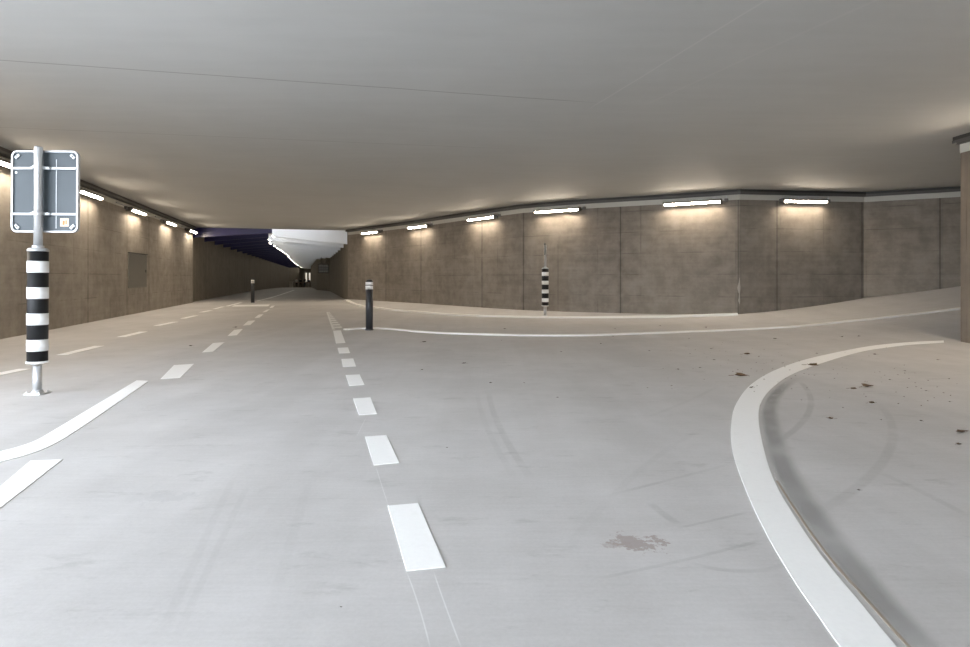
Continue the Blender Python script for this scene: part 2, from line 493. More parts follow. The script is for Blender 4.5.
# pale band under the slab, dark cable tray above it
def offset_line(pts, d):
    """plan polyline moved d to the right of travel"""
    P = [Vector((p[0], p[1], 0)) for p in pts]; o = []
    for i in range(len(P)):
        ds = []
        if i: ds.append((P[i]-P[i-1]).normalized())
        if i < len(P)-1: ds.append((P[i+1]-P[i]).normalized())
        t = sum(ds, Vector()).normalized()
        nn = Vector((t.y, -t.x, 0))
        c = max(0.5, nn.dot(Vector((ds[0].y, -ds[0].x, 0))))
        o.append(P[i] + nn * d / c)
    return o

def rail(bm, pts, d0, d1, z0, z1):
    a, b = offset_line(pts, d0), offset_line(pts, d1)
    rings = [[bm.verts.new((p.x, p.y, z)) for p, z in ((u, z0), (v, z0), (v, z1), (u, z1))] for u, v in zip(a, b)]
    for r0, r1 in zip(rings, rings[1:]):
        for i in range(4): bm.faces.new((r0[i], r0[(i+1) % 4], r1[(i+1) % 4], r1[i]))
    bm.faces.new(rings[0]); bm.faces.new(rings[-1])

RUN_R = WALL_R[:9] + [(14.5, 12.45)]
RUN_P = [(7.8, 9.84), (7.8, OPEN_Y)]      # near wall: room lies to the right of travel (-x side)
def band_and_tray(nm, pts, lab):
    bm = bmesh.new(); rail(bm, pts, -0.01, 0.015, BAND_BOT, CEIL)
    struct(link(nm, bm, M_BAND), 'pale painted band along the top of the wall')
    t = thing('cable_tray', lab, 'cable tray', (pts[0][0], pts[0][1], BAND_TOP))
    def part(name, d0, d1, z0, z1, m):
        bm = bmesh.new(); rail(bm, pts, d0, d1, z0, z1)
        bmesh.ops.translate(bm, vec=(-pts[0][0], -pts[0][1], -BAND_TOP), verts=bm.verts[:])
        link(name, bm, m, t)
    part('tray_channel', 0.015, 0.13, BAND_TOP + 0.02, CEIL - 0.004, M_TRAY)
    part('tray_lip', 0.13, 0.14, BAND_TOP + 0.0, BAND_TOP + 0.045, M_PIPE)
    part('conduit', 0.03, 0.07, BAND_TOP - 0.015, BAND_TOP + 0.02, M_PIPE)
    return t
band_and_tray('trim_1', LEFT, 'dark cable tray running under the ceiling along the left wall')
band_and_tray('trim_2', RUN_R, 'dark bent cable tray under the ceiling along the right wall')
band_and_tray('trim_3', RUN_P, 'short dark cable tray above the wall end at the right edge')

# chipped corner of the right wall
bm = bmesh.new()
cx, cy = 6.655, 15.69
prev = None
for i in range(9):
    z = 0.42 + i * 0.085
    wv = [0.01, 0.03, 0.02, 0.015, 0.035, 0.05, 0.03, 0.015, 0.006][i]
    row = [bm.verts.new((cx - wv, cy + wv * 0.58 - 0.006, z)), bm.verts.new((cx + 0.003, cy - 0.012, z)), bm.verts.new((cx + wv * 0.7, cy + wv * 0.15 - 0.008, z))]
    if prev:
        for j in range(2): bm.faces.new((prev[j], prev[j+1], row[j+1], row[j]))
    prev = row
ch = link('chip', bm, plain('pale_broken_concrete', (0.37, 0.34, 0.30), 0.9), bpy.data.objects['wall_right'])

# ---------------------------------------------------------------- wall lamps
def lamp(x, y, z, nx, ny, label, side=1, conduit=False, L=1.5):
    rz = math.atan2(nx, -ny)
    t = thing('wall_lamp', label, 'lamp', (x, y, z), rz, 'strip lamps along the walls')
    # local: x along the wall, -y out of the wall, z up; wall face at y = 0
    bm = bmesh.new()
    add_prism(bm, [(-L/2, 0, 0.055), (-L/2, -0.18, 0.045), (-L/2, -0.187, 0.004), (-L/2, -0.18, -0.001), (-L/2, -0.112, -0.001), (-L/2, -0.112, -0.046), (-L/2, -0.102, -0.048), (-L/2, -0.085, -0.01), (-L/2, 0, 0.0)], (L, 0, 0))
    link('housing', bm, M_HOUSE, t)
    bm = bmesh.new()
    prof = [(-L/2+0.03, y, z) for y, z in ((-0.1135, -0.002), (-0.178, -0.002), (-0.174, -0.010), (-0.124, -0.042), (-0.1135, -0.046))]
    add_prism(bm, prof, (L-0.06, 0, 0))
    link('diffuser', bm, M_GLOW, t)
    for s in (-1, 1):
        box('end_cap', (s*(L/2-0.008), -0.095, 0.0), (0.03, 0.19, 0.115), M_HOUSE, t, 0.006)
    jb = box('junction_box', (side*(L/2+0.11), -0.035, 0.02), (0.09, 0.07, 0.09), M_HOUSE, t, 0.008)
    bm = bmesh.new(); add_tube(bm, (side*(L/2), -0.03, 0.03), (side*(L/2+0.07), -0.03, 0.03), 0.012)
    if conduit: add_tube(bm, (side*(L/2+0.14), -0.035, 0.075), (side*(L/2+0.95), -0.035, 0.075), 0.02)
    else: add_tube(bm, (side*(L/2+0.11), -0.03, 0.06), (side*(L/2+0.11), -0.03, 0.135), 0.012)
    link('conduit', bm, M_ALU if conduit else M_STEEL, t)
    return t

ln = math.hypot(1, BY)
LZ = EYE + 2.03
for yy, lab in ((10.7, 'left wall strip lamp nearest the camera, partly behind the slate grey sign'),
                (14.5, 'left wall strip lamp just right of the slate grey sign'),
                (18.3, 'left wall strip lamp above the grey metal hatch'),
                (22.2, 'left wall strip lamp just beyond the hatch, second from the tunnel'),
                (26.0, 'last left wall strip lamp, right beside the tunnel mouth'),
                (6.9, 'left wall strip lamp outside the picture')):
    # the room is on the +x side; stand the lamp on the wall face, clear of the band
    lamp(left_x(yy) + 0.017/ln, yy + 0.017*-BY/ln, LZ, 1/ln, -BY/ln, lab, -1, True)

def lamp_on_right(px0, px1, label, size=1.5):
    p0, p1 = hit(WALL_R, px0)[1], hit(WALL_R, px1)[1]
    mx, my = (p0[0]+p1[0])/2, (p0[1]+p1[1])/2
    tx, ty = p1[0]-p0[0], p1[1]-p0[1]
    L = math.hypot(tx, ty)
    nx, ny = ty/L, -tx/L
    # keep clear of a bend in the wall
    clear = max(0, max(-(mx-q[0])*nx - (my-q[1])*ny for q in [p0, p1] + [q for q in WALL_R if math.hypot(q[0]-mx, q[1]-my) < 0.75]))
    lamp(mx + nx*(0.017+clear), my + ny*(0.017+clear), LZ, nx, ny, label, 1, False, size)
lamp_on_right(364.5, 382, 'right wall strip lamp nearest the tunnel mouth')
lamp_on_right(410.5, 432, 'second right wall strip lamp from the tunnel mouth')
lamp_on_right(471, 498.5, 'right wall strip lamp left of the far striped post')
lamp_on_right(538.5, 581, 'right wall strip lamp directly above the far striped post')
lamp_on_right(666, 721, 'right wall strip lamp just left of the wall corner')
lamp_on_right(779, 823, 'right wall strip lamp just right of the wall corner', 1.28)
for yy in (8.5, 4.5):
    lamp(7.783, yy, LZ, -1, 0, 'strip lamp on the near right wall outside the picture', 1, False)


# ---------------------------------------------------------------- grey hatch in the left wall
hy0, hy1 = 17.85, 19.66
t = thing('wall_hatch', 'flat grey metal hatch set in the left concrete wall', 'hatch', (left_x((hy0+hy1)/2), (hy0+hy1)/2, 0.80), math.atan2(1/ln, BY/ln))
HW, HH = (hy1-hy0)*ln, 1.05
bm = bmesh.new()
for c, s in (((0, -0.012, 0.015), (HW, 0.03, 0.03)), ((0, -0.012, HH-0.015), (HW, 0.03, 0.03)), ((-HW/2+0.015, -0.012, HH/2), (0.03, 0.03, HH)), ((HW/2-0.015, -0.012, HH/2), (0.03, 0.03, HH))):
    add_box(bm, c, s)
link('frame', bm, M_HATCH, t)
box('door', (0, -0.012, HH/2), (HW-0.06, 0.02, HH-0.06), M_HATCH, t, 0.004)
box('drip_bar', (0, -0.03, HH+0.012), (HW+0.04, 0.06, 0.025), M_TRAY, t, 0.004)
box('latch', (HW/2-0.12, -0.03, HH*0.5), (0.03, 0.02, 0.09), M_TRAY, t, 0.004)

# ---------------------------------------------------------------- road markings
def ribbon(name, a, b, label, cat, mat=PAINT, h=0.0035, group=None, n=10, skirt=0.03, uv=False):
    """strip between two photo edge lines, laid on the paving; h is its height"""
    A = [ground(*p) for p in a]; B = [ground(*p) for p in b]
    def dense(P):
        o = []
        for p, q in zip(P, P[1:]):
            for i in range(n): o.append(p.lerp(q, i/n))
        return o + [P[-1]]
    return strip(name, dense(A), dense(B), label, cat, mat, h, group, skirt)

def strip(name, A, B, label, cat, mat=PAINT, h=0.0035, group=None, skirt=0.03, cross=3):
    o = sum(A + B, Vector()) / (len(A) + len(B)); o.z = gz(o.x, o.y)
    bm = bmesh.new(); uvl = bm.loops.layers.uv.new('UVMap')
    rows = []
    for p, q in zip(A, B):
        r = []
        for i in range(cross + 1):
            m = p.lerp(q, i / cross)
            r.append(bm.verts.new((m.x - o.x, m.y - o.y, gz(m.x, m.y) + h - o.z)))
        rows.append(r)
    N = len(rows)
    for j in range(N - 1):
        for i in range(cross):
            f = bm.faces.new((rows[j][i], rows[j][i+1], rows[j+1][i+1], rows[j+1][i]))
            for lp, q in zip(f.loops, ((i/cross, j/N), ((i+1)/cross, j/N), ((i+1)/cross, (j+1)/N), (i/cross, (j+1)/N))): lp[uvl].uv = q
    if skirt:
        loop = rows[0][:] + [r[-1] for r in rows[1:]] + rows[-1][::-1][1:] + [r[0] for r in rows[::-1][1:-1]]
        low = [bm.verts.new((v.co.x, v.co.y, v.co.z - h - 0.001)) for v in loop]
        for i in range(len(loop)):
            k = (i + 1) % len(loop)
            bm.faces.new((loop[i], loop[k], low[k], low[i]))
    ob = link(name, bm, mat)
    ob.location = o
    return tag(ob, label, cat, group)

def catmull(P, n=8):
    o = []
    for i in range(len(P) - 1):
        p0, p1, p2, p3 = P[max(i-1, 0)], P[i], P[i+1], P[min(i+2, len(P)-1)]
        for j in range(n):
            t = j / n
            o.append(0.5 * ((2*p1) + (p2-p0)*t + (2*p0-5*p1+4*p2-p3)*t*t + (3*p1-p0-3*p2+p3)*t**3))
    return o + [P[-1]]

def smooth_ribbon(name, a, b, label, cat, **kw):
    return strip(name, catmull([ground(*p) for p in a]), catmull([ground(*p) for p in b]), label, cat, **kw)

def line_strip(name, pts, width, label, cat, h=0.0035, ext=None, group=None, **kw):
    C = catmull([ground(*p) if not isinstance(p, Vector) else p for p in pts], 10)
    A, B = [], []
    for i, p in enumerate(C):
        d = C[min(i+1, len(C)-1)] - C[max(i-1, 0)]; d.z = 0; d.normalize()
        nn = Vector((-d.y, d.x, 0)) * width / 2
        A.append(p + nn); B.append(p - nn)
    return strip(name, A, B, label, cat, h=h, group=group, **kw)

# row of dashes running away from the camera
DASH = [[(387.9, 506.2), (417.9, 503.6), (445.5, 567.5), (406.6, 571.3)], [(365, 437), (386.4, 435.4), (399, 463), (373.8, 465.5)],
        [(353.3, 398.8), (370.4, 397.6), (376.8, 414), (359, 415.2)], [(345.7, 375.3), (359.6, 374.6), (364.4, 384.8), (349.4, 386)],
        [(341.3, 359.2), (353.2, 358.6), (356, 366.5), (342.8, 367)], [(337.5, 348), (348, 347.5), (350, 353), (339, 353.5)],
        [(333, 330.8), (340.8, 330.4), (345.4, 342.9), (335.9, 343.5)]]
DLAB = ['largest white dash of the middle row, nearest the camera', 'second white dash of the middle row from the camera', 'third white dash of the middle row from the camera',
        'fourth white dash of the middle row, small and square', 'fifth white dash of the middle row from the camera', 'sixth and shortest white dash of the middle row',
        'last white dash of the middle row, touching the hatched wedge']
for q, lab in zip(DASH, DLAB):
    ribbon('lane_dash', [q[0], q[3]], [q[1], q[2]], lab, 'road marking', group='dashes of the middle row')
# hatched wedge at its far end
bm = bmesh.new()
P0 = ground(326.4, 312.3); P1 = ground(332.3, 329.6); Q1 = ground(343.5, 329.2); Q0 = ground(329.5, 312.2)
o = P1.copy(); NB = 9
for i in range(NB):
    t0, t1 = i / NB, (i + 0.52) / NB
    L0, L1 = P0.lerp(Q0, 0.38), P1.lerp(Q1, 0.25)
    c = [L0.lerp(L1, t0), Q0.lerp(Q1, t0), Q0.lerp(Q1, t1), L0.lerp(L1, t1)]
    add_prism(bm, [(p.x - o.x, p.y - o.y, 0.0) for p in c], (0, 0, 0.005))
ed = [P0, P0.lerp(Q0, 0.35), P1.lerp(Q1, 0.22), P1]
add_prism(bm, [(p.x - o.x, p.y - o.y, 0.0) for p in ed], (0, 0, 0.005))
wb = link('hatched_wedge', bm, plain('worn_white_paint', (0.76, 0.76, 0.74), 0.7, 0, 0.1, 4)); wb.location = o
tag(wb, 'faded white hatched wedge left of the near bollard', 'road marking')

# left: solid line that curves, dash cut by the frame, row of dashes
smooth_ribbon('lane_line', [(-75, 469), (-35, 460), (0, 451.7), (16, 447.7), (36.2, 440.5), (60.3, 426.6), (96.5, 404.7), (136.7, 380.6)],
              [(-75, 481), (-35, 471), (0, 462.2), (24, 456), (48.2, 447), (72.4, 433.4), (116.6, 403.5), (148.5, 381)],
              'solid white line bending towards the left edge, beside the striped sign post', 'road marking')
ribbon('lane_dash', [(30.3, 461.2), (-60, 538)], [(62.3, 459.8), (-30, 532)], 'wide white dash cut off by the left edge below the bending line', 'road marking')
EL = [[(174, 365.3), (193.9, 364), (180, 377.9), (160.4, 379.2)], [(213, 343.2), (224.5, 342.3), (213, 351.7), (202, 352.6)], [(234.2, 329.9), (242.7, 329.1), (236.8, 335.2), (227.6, 335.9)],
      [(248.3, 320.9), (255.2, 320.5), (250.2, 325), (243, 325.6)], [(258.8, 314.6), (263.4, 314.2), (259.6, 317.6), (254.6, 318.1)],
      [(266.5, 309.8), (269.8, 309.4), (266.7, 311.8), (262.4, 312.4)], [(271.4, 305.9), (274.9, 305.6), (272.8, 307.7), (269.3, 308.1)]]
ELAB = ['first white dash beyond the solid bending line on the left', 'second white dash beyond the bending line', 'third white dash beyond the bending line', 'fourth white dash beyond the bending line',
        'fifth white dash beyond the bending line', 'sixth white dash beyond the bending line, small', 'last white dash before the cross line by the far bollard']
for q, lab in zip(EL, ELAB):
    ribbon('lane_dash', [q[0], q[3]], [q[1], q[2]], lab, 'road marking', group='dashes left of the carriageway', n=4)
FL = [((-28, 379.5), (25, 369)), ((62.5, 354.8), (99.3, 346)), ((121.5, 336.9), (143.5, 331.7)), ((157, 325.7), (175.3, 321.9)), ((183, 318.5), (195.7, 315.6)),
      ((201, 312.3), (210.5, 310.5)), ((214.6, 309), (223, 306.6)), ((227, 306.2), (241, 302.6))]
FLAB = ['dash by the left wall cut by the left edge, behind the striped sign post', 'dash by the left wall just right of the striped sign post', 'third dash along the left wall from the left edge',
        'fourth dash along the left wall from the left edge', 'fifth dash along the left wall from the left edge', 'sixth dash along the left wall from the left edge',
        'seventh dash along the left wall, next to the last', 'last dash along the left wall, joining the cross line']
for (a, b), lab in zip(FL, FLAB):
    line_strip('lane_dash', [a, b], 0.15, 'white ' + lab, 'road marking', group='dashes along the left wall')
ribbon('cross_line', [(235, 304.9), (270, 304.5)], [(231.5, 306.6), (268, 306.3)], 'thin white cross line on the paving at the far bollard', 'road marking')
line_strip('lane_line', [(257.5, 300.8), (271, 297.6), (284, 293.6), (294, 290.2)], 0.16, 'thin white line running into the tunnel behind the far bollard', 'road marking')

# right: thick curved band, two low white kerbs
smooth_ribbon('lane_line', [(943.8, 340.6), (903.3, 342.7), (862.9, 347.3), (812.3, 357.9), (777, 369.5), (751.7, 384.2), (736.5, 403.4), (731.2, 423.6), (732.5, 451.4), (746.6, 491.9), (766.8, 534.9), (792, 577.8), (816, 613), (840, 647), (885, 706)],
              [(943.8, 342.6), (903.3, 345.6), (862.9, 351.5), (822.4, 363), (792, 374.6), (771.9, 388.3), (760.8, 403.4), (758.7, 421), (764.3, 451.4), (774.4, 481.8), (794.6, 517.2), (822.4, 557.6), (857.8, 600.6), (896, 647), (955, 712)],
              'thick white curved line sweeping round from the wall end to the bottom edge', 'road marking')
KERB = plain('white_painted_kerb', (0.84, 0.83, 0.80), 0.6, 0, 0.04, 6)
line_strip('low_kerb', [(346.0, 330.1), (355.6, 329.1), (365.4, 328.8), (373.7, 328.8), (389, 329.3), (405.7, 330.8), (420, 332.2), (453.7, 334), (515.6, 335.6), (580, 335.8), (644.5, 333.9), (729, 330.6), (796.7, 326.9), (855.9, 321), (961.5, 308.8), (1010, 303)],
           0.14, 'long white kerb line from the near bollard to the wall end', 'kerb', h=0.03, mat=KERB)
line_strip('low_kerb', [(346.6, 300.7), (352, 303.4), (358.4, 305.6), (367, 307.4), (378, 308.4), (397.4, 310.8), (420, 312.5), (440.8, 314.4), (484.6, 316.6), (528, 317.6), (580, 318.1), (644.5, 317.5), (700, 316.2), (737.5, 314.9)],
           0.17, 'white kerb line close to the right wall, behind the far striped post', 'kerb', h=0.045, mat=KERB)

# painted shade band inside the thick line, and the slab joint beside it
k = NT('painted_shade_band')
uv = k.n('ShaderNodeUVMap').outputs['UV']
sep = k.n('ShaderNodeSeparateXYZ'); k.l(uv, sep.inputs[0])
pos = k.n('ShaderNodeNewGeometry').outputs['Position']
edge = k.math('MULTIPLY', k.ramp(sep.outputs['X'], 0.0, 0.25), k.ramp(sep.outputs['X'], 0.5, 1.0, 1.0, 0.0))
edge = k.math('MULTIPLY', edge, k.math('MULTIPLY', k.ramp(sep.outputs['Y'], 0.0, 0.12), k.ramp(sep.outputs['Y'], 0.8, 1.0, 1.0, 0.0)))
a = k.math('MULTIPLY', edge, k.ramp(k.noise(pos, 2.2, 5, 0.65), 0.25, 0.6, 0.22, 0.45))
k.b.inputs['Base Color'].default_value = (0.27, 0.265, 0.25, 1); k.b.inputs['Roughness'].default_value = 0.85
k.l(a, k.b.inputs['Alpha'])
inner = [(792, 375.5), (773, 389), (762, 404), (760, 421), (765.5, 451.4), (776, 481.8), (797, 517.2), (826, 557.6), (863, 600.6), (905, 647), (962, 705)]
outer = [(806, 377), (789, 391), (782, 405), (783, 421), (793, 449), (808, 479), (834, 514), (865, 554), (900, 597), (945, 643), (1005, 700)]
smooth_ribbon('painted_shade_band', inner, outer, 'dark shade band painted along the inside of the thick curved line', 'painted shade', mat=k.m, h=0.003, skirt=0)['kind'] = 'stuff'
line_strip('paving_joint', [(777, 481), (800, 517), (829, 557), (867, 600), (908, 646), (960, 702)], 0.012, 'narrow tan slab joint just inside the thick curved line', 'joint', mat=plain('tan_joint_filler', (0.36, 0.30, 0.24), 0.9), h=0.002)

# ---------------------------------------------------------------- striped sign posts
def striped_post(px, py, label, pole_r, pole_top, sleeve_r, lower_r, rz=0):
    p = ground(px, py)
    t = thing('sign_post', label, 'sign post', p, rz, 'striped posts')
    lathe('base_pole', [(lower_r, 0.0), (lower_r, 0.275)], M_STEEL, t, smooth=True)
    z0, z1 = 0.315, 1.352
    lathe('sleeve', [(sleeve_r, z0), (sleeve_r, z1)], M_BLACK, t, n=40, smooth=True)
    s = (z1 - z0) / 1.03
    zz = z1 - 0.092 * s
    for i in range(4):
        lathe('white_band', [(sleeve_r + 0.0025, zz - 0.108*s), (sleeve_r + 0.0025, zz)], M_WHITE, t, n=40, smooth=True)
        zz -= (0.108 + 0.137) * s
    lathe('top_cap', [(sleeve_r + 0.004, z1), (sleeve_r + 0.006, z1 + 0.012), (sleeve_r * 0.9, z1 + 0.028), (pole_r + 0.012, z1 + 0.034), (pole_r + 0.012, z1 + 0.055)], M_ALU, t, n=40)
    lathe('bottom_ring', [(sleeve_r * 0.6, z0 - 0.03), (sleeve_r + 0.006, z0 - 0.018), (sleeve_r + 0.008, z0)], M_WHITE, t, n=40)
    lathe('pole', [(pole_r, z1 + 0.02), (pole_r, pole_top - 0.012), (pole_r * 0.86, pole_top)], M_STEEL, t, smooth=True)
    bp = box('base_plate', (0, 0, 0.008), (0.155, 0.15, 0.016), M_STEEL, t, 0.003)
    lathe('base_collar', [(lower_r + 0.018, 0.016), (lower_r + 0.003, 0.04)], M_STEEL, t)
    for sx in (-1, 1):
        for sy in (-1, 1):
            lathe('bolt', [(0.010, 0.016), (0.010, 0.024), (0.005, 0.025), (0.005, 0.032)], M_STEEL, bp, c=(sx*0.058, sy*0.056, 0), n=6)
    return t
NEAR = striped_post(37.2, 394, 'near black and white striped post carrying the slate grey sign', 0.037, 2.345, 0.084, 0.038)
NEAR.rotation_euler = (0, R(0.35), 0)
FARP = striped_post(545.2, 316.5, 'far black and white striped post near the right wall', 0.034, 2.03, 0.095, 0.045)

def rounded(x0, x1, z0, z1, r, y, n=8):
    P = []
    for cx, cz, a0 in ((x1-r, z1-r, 0), (x0+r, z1-r, PI/2), (x0+r, z0+r, PI), (x1-r, z0+r, 3*PI/2)):
        for i in range(n + 1):
            a = a0 + PI/2*i/n
            P.append((cx + r*math.cos(a), y, cz + r*math.sin(a)))
    return P
# the sign plate, bolted to the near post: seen from the back
X0, X1, Z0, Z1, RR = -0.274, 0.366, 0.0, 0.782, 0.058
bm = bmesh.new(); add_prism(bm, rounded(X0+0.01, X1-0.01, Z0+0.01, Z1-0.01, RR-0.01, 0.0), (0, 0.004, 0)); S = link('sign_panel', bm, M_SLATE, NEAR)
S.location = (-0.022, 0.058, 1.536); S['label'] = 'slate grey back of a rounded rectangular traffic sign'
bm = bmesh.new()
A, B = rounded(X0, X1, Z0, Z1, RR, -0.014), rounded(X0+0.016, X1-0.016, Z0+0.016, Z1-0.016, RR-0.016, -0.014)
n = len(A)
va = [bm.verts.new(p) for p in A]; vb = [bm.verts.new(p) for p in B]
vc = [bm.verts.new((p[0], 0.02, p[2])) for p in A]; vd = [bm.verts.new((p[0], 0.02, p[2])) for p in B]
for i in range(n):
    j = (i+1) % n
    bm.faces.new((va[i], va[j], vb[j], vb[i])); bm.faces.new((va[i], vc[i], vc[j], va[j]))
    bm.faces.new((vb[i], vb[j], vd[j], vd[i])); bm.faces.new((vc[i], vd[i], vd[j], vc[j]))
link('rim', bm, M_ALU, S)
for zr in (0.612, 0.175):
    rl = box('mounting_rail', ((X0+X1)/2, -0.011, zr), (X1-X0-0.03, 0.022, 0.024), M_ALU, S, 0.004)
    bm = bmesh.new()
    ring = []
    for rr, zz in ((0.0385, -0.014), (0.05, -0.014), (0.05, 0.014), (0.0385, 0.014)):
        ring.append([bm.verts.new((rr*math.cos(2*PI*q/28) + 0.022, rr*math.sin(2*PI*q/28) - 0.058, zr + zz)) for q in range(28)])
    for q in range(28):
        for e in range(4): bm.faces.new((ring[e][q], ring[e][(q+1) % 28], ring[(e+1) % 4][(q+1) % 28], ring[(e+1) % 4][q]))
    add_box(bm, (0.09, -0.03, zr), (0.045, 0.03, 0.026), None, 0.004)
    add_box(bm, (-0.046, -0.03, zr), (0.045, 0.03, 0.026), None, 0.004)
    link('clamp', bm, M_STEEL, S)
    for sx in (-0.05, 0.085, 0.1):
        lathe('bolt', [(0.009, -0.052), (0.009, -0.044)], M_ALU, S, c=(sx, 0, zr), n=6, axis='Y')
for cx, cz, a in ((X0+0.055, Z1-0.055, 45), (X1-0.055, Z1-0.055, -45), (X0+0.055, Z0+0.055, -45), (X1-0.055, Z0+0.055, 45)):
    c = box('corner_clip', (cx, -0.007, cz), (0.028, 0.012, 0.052), M_ALU, S, 0.003, Matrix.Rotation(R(-a if False else a), 3, 'Y'))
    lathe('rivet', [(0.006, -0.018), (0.006, -0.012)], M_BOLL, S, c=(cx, 0, cz), n=10, axis='Y')
box('seam_highlight', (0.151, -0.0015, 0.37), (0.005, 0.003, 0.66), M_ALU, S)  # pale strip stands in for the highlight along the panel's joint edge
st = box('sticker', (0.231, -0.001, 0.098), (0.082, 0.002, 0.078), plain('cream_sticker', (0.60, 0.46, 0.33), 0.5), S)
M_ORANGE = plain('orange_print', (0.50, 0.16, 0.04), 0.5)
bm = bmesh.new()
add_prism(bm, [(0.212, -0.0025, 0.076), (0.232, -0.0025, 0.072), (0.236, -0.0025, 0.11), (0.216, -0.0025, 0.116)], (0, -0.001, 0))
link('print', bm, M_ORANGE, S)
bm = bmesh.new()
add_prism(bm, [(0.242, -0.0025, 0.08), (0.254, -0.0025, 0.08), (0.254, -0.0025, 0.118), (0.242, -0.0025, 0.118)], (0, -0.001, 0))
link('print', bm, M_ORANGE, S)
lathe('white_dot', [(0.011, -0.004), (0.011, 0.0)], M_WHITE, S, c=(X0+0.04, 0, 0.572), n=16, axis='Y')
# edge-on plate of the far post
bm = bmesh.new(); add_prism(bm, rounded(-0.15, 0.15, 0.0, 0.34, 0.05, -0.008), (0, 0.016, 0)); E = link('sign_panel', bm, M_SLATE, FARP)
E.location = (-0.02, -0.045, 1.74); E.rotation_euler = (0, 0, R(88)); E['label'] = 'narrow grey sign panel seen edge on'
box('clamp', (0.02, -0.03, 0.17), (0.05, 0.05, 0.03), M_STEEL, E, 0.004)

# ---------------------------------------------------------------- bollards
def bollard(px, py, label):
    p = ground(px, py)
    t = thing('bollard', label, 'bollard', p, 0, 'bollards')
    r = 0.077
    lathe('foot_ring', [(r+0.012, 0), (r+0.012, 0.018), (r, 0.03)], M_BOLL, t, n=36)
    lathe('shaft', [(r, 0.0), (r, 1.02)], M_BOLL, t, n=36, smooth=True)
    for z0, z1 in ((0.862, 0.935), (0.948, 1.015)):
        lathe('reflective_band', [(r+0.002, z0), (r+0.002, z1)], M_WHITE, t, n=36, smooth=True)
    lathe('cap', [(r, 1.02), (r*0.96, 1.03), (r*0.82, 1.048), (r*0.72, 1.062), (r*0.3, 1.07), (0.004, 1.071)], M_BOLL, t, n=36)
    return t
bollard(369.3, 330.2, 'dark bollard with white top bands at the end of the long kerb')
bollard(252.8, 302.6, 'far dark bollard with white top band before the tunnel')

# ---------------------------------------------------------------- tunnel ceiling baffles
D = Vector((1, -BY, 0)).normalized()                   # across the tunnel
def across(y0):
    a = Vector((left_x(y0) - 0.16, y0, 0))
    best = None
    for p, q in zip(TR, TR[1:]):
        px, py, qx, qy = p[0], p[1], q[0], q[1]
        den = D.x*(qy-py) - D.y*(qx-px)
        if abs(den) < 1e-9: continue
        t = ((px-a.x)*(qy-py) - (py-a.y)*(qx-px)) / den
        s = ((px-a.x)*D.y - (py-a.y)*D.x) / den
        if -0.02 <= s <= 1.02 and t > 0 and (best is None or t < best): best = t
    return a, best
M_TGLOW = glow('cool_white_strip', (1.0, 0.93, 0.8, 1), 19.0)
ALONG = Vector((BY, 1, 0)).normalized()
y = 27.35
i = 0
ORD = ['first', 'second', 'third', 'fourth', 'fifth', 'sixth', 'seventh', 'eighth', 'ninth', 'tenth', 'eleventh', 'twelfth']
while y < 118:
    a, tr = across(y)
    if tr is None: tr = 4.5
    rg = min(3.5 if i == 0 else 3.05 if i == 1 else 2.85, tr * 0.5)
    lab = 'tunnel ceiling baffle, navy left and white right, %s from the tunnel mouth' % ORD[i] if i < 12 else 'thin baffle crowded in the far depth of the tunnel ceiling'
    t = thing('ceiling_baffle', lab, 'baffle', (a.x, a.y, CEIL), 0, 'baffles under the tunnel ceiling')
    dn = ALONG * 0.10
    zl, zr0, zr1 = EYE + 1.83 - CEIL, EYE + 1.97 - CEIL, EYE + 1.97 - 0.093*(tr-rg) - CEIL
    def P(s, z): v = D*s; return (v.x, v.y, z)
    bm = bmesh.new(); add_prism(bm, [P(0, 0), P(rg, 0), P(rg, EYE + 2.12 - CEIL), P(0, zl)], dn); link('navy_panel', bm, M_NAVY, t)
    lean = lambda s, z: tuple(Vector(P(s, z)) + ALONG * (-z) * (0.085 if i == 0 else (0.0, 0.075)[i % 2]))
    bm = bmesh.new(); add_prism(bm, [lean(rg, 0), lean(tr, 0), lean(tr, zr1), lean(rg, zr0)], dn); link('white_panel', bm, M_WPAN, t)
    bm = bmesh.new()
    p0 = D*(rg + 0.0) + dn
    q0 = p0 + ALONG*0.8
    add_prism(bm, [tuple(p0 + D*u + Vector((0, 0, z))) for u, z in ((-0.02, zr0+0.05), (0.04, zr0+0.05), (0.04, zr0+0.01), (-0.02, zr0+0.01))], q0 - p0)
    link('light_strip', bm, M_TGLOW, t)
    i += 1
    y += 2.9
# end of the tunnel: two upright lights, a hanging board with rows of spots, a pale cabinet
for px, z0, z1, lab in ((306.2, 0.3, 2.2, 'tall dim strip light at the tunnel end, left of two'), (309.6, 0.5, 2.2, 'tall dim strip light at the tunnel end, right of two')):
    x = (px - U0)/F*125.9
    t = thing('strip_light', lab, 'light', (x, 125.93, z0), 0)
    box('diffuser', (0, 0, (z1-z0)/2), (0.28, 0.06, z1-z0), glow('dim_end_light', (1, 0.9, 0.75, 1), 0.5), t)
    box('back_plate', (0, 0.05, (z1-z0)/2), (0.36, 0.05, z1-z0+0.1), M_HOUSE, t)
Yb = 50.0
xb = (323.5 - U0)/F*Yb
t = thing('display_board', 'small dark board with rows of light spots high in the tunnel', 'sign', (xb, Yb, EYE + 0.42), 0)
box('panel', (0, 0, 0.36), (0.85, 0.08, 0.72), plain('matt_black_board', (0.012, 0.011, 0.01), 0.9), t, 0.01)
MS = glow('pale_spot', (1, 0.95, 0.85, 1), 0.3)
for r_ in range(3):
    for c_ in range(4):
        lathe('light_spot', [(0.03, -0.05), (0.03, -0.04)], MS, t, c=(-0.28 + c_*0.19, 0, 0.14 + r_*0.22), n=12, axis='Y')
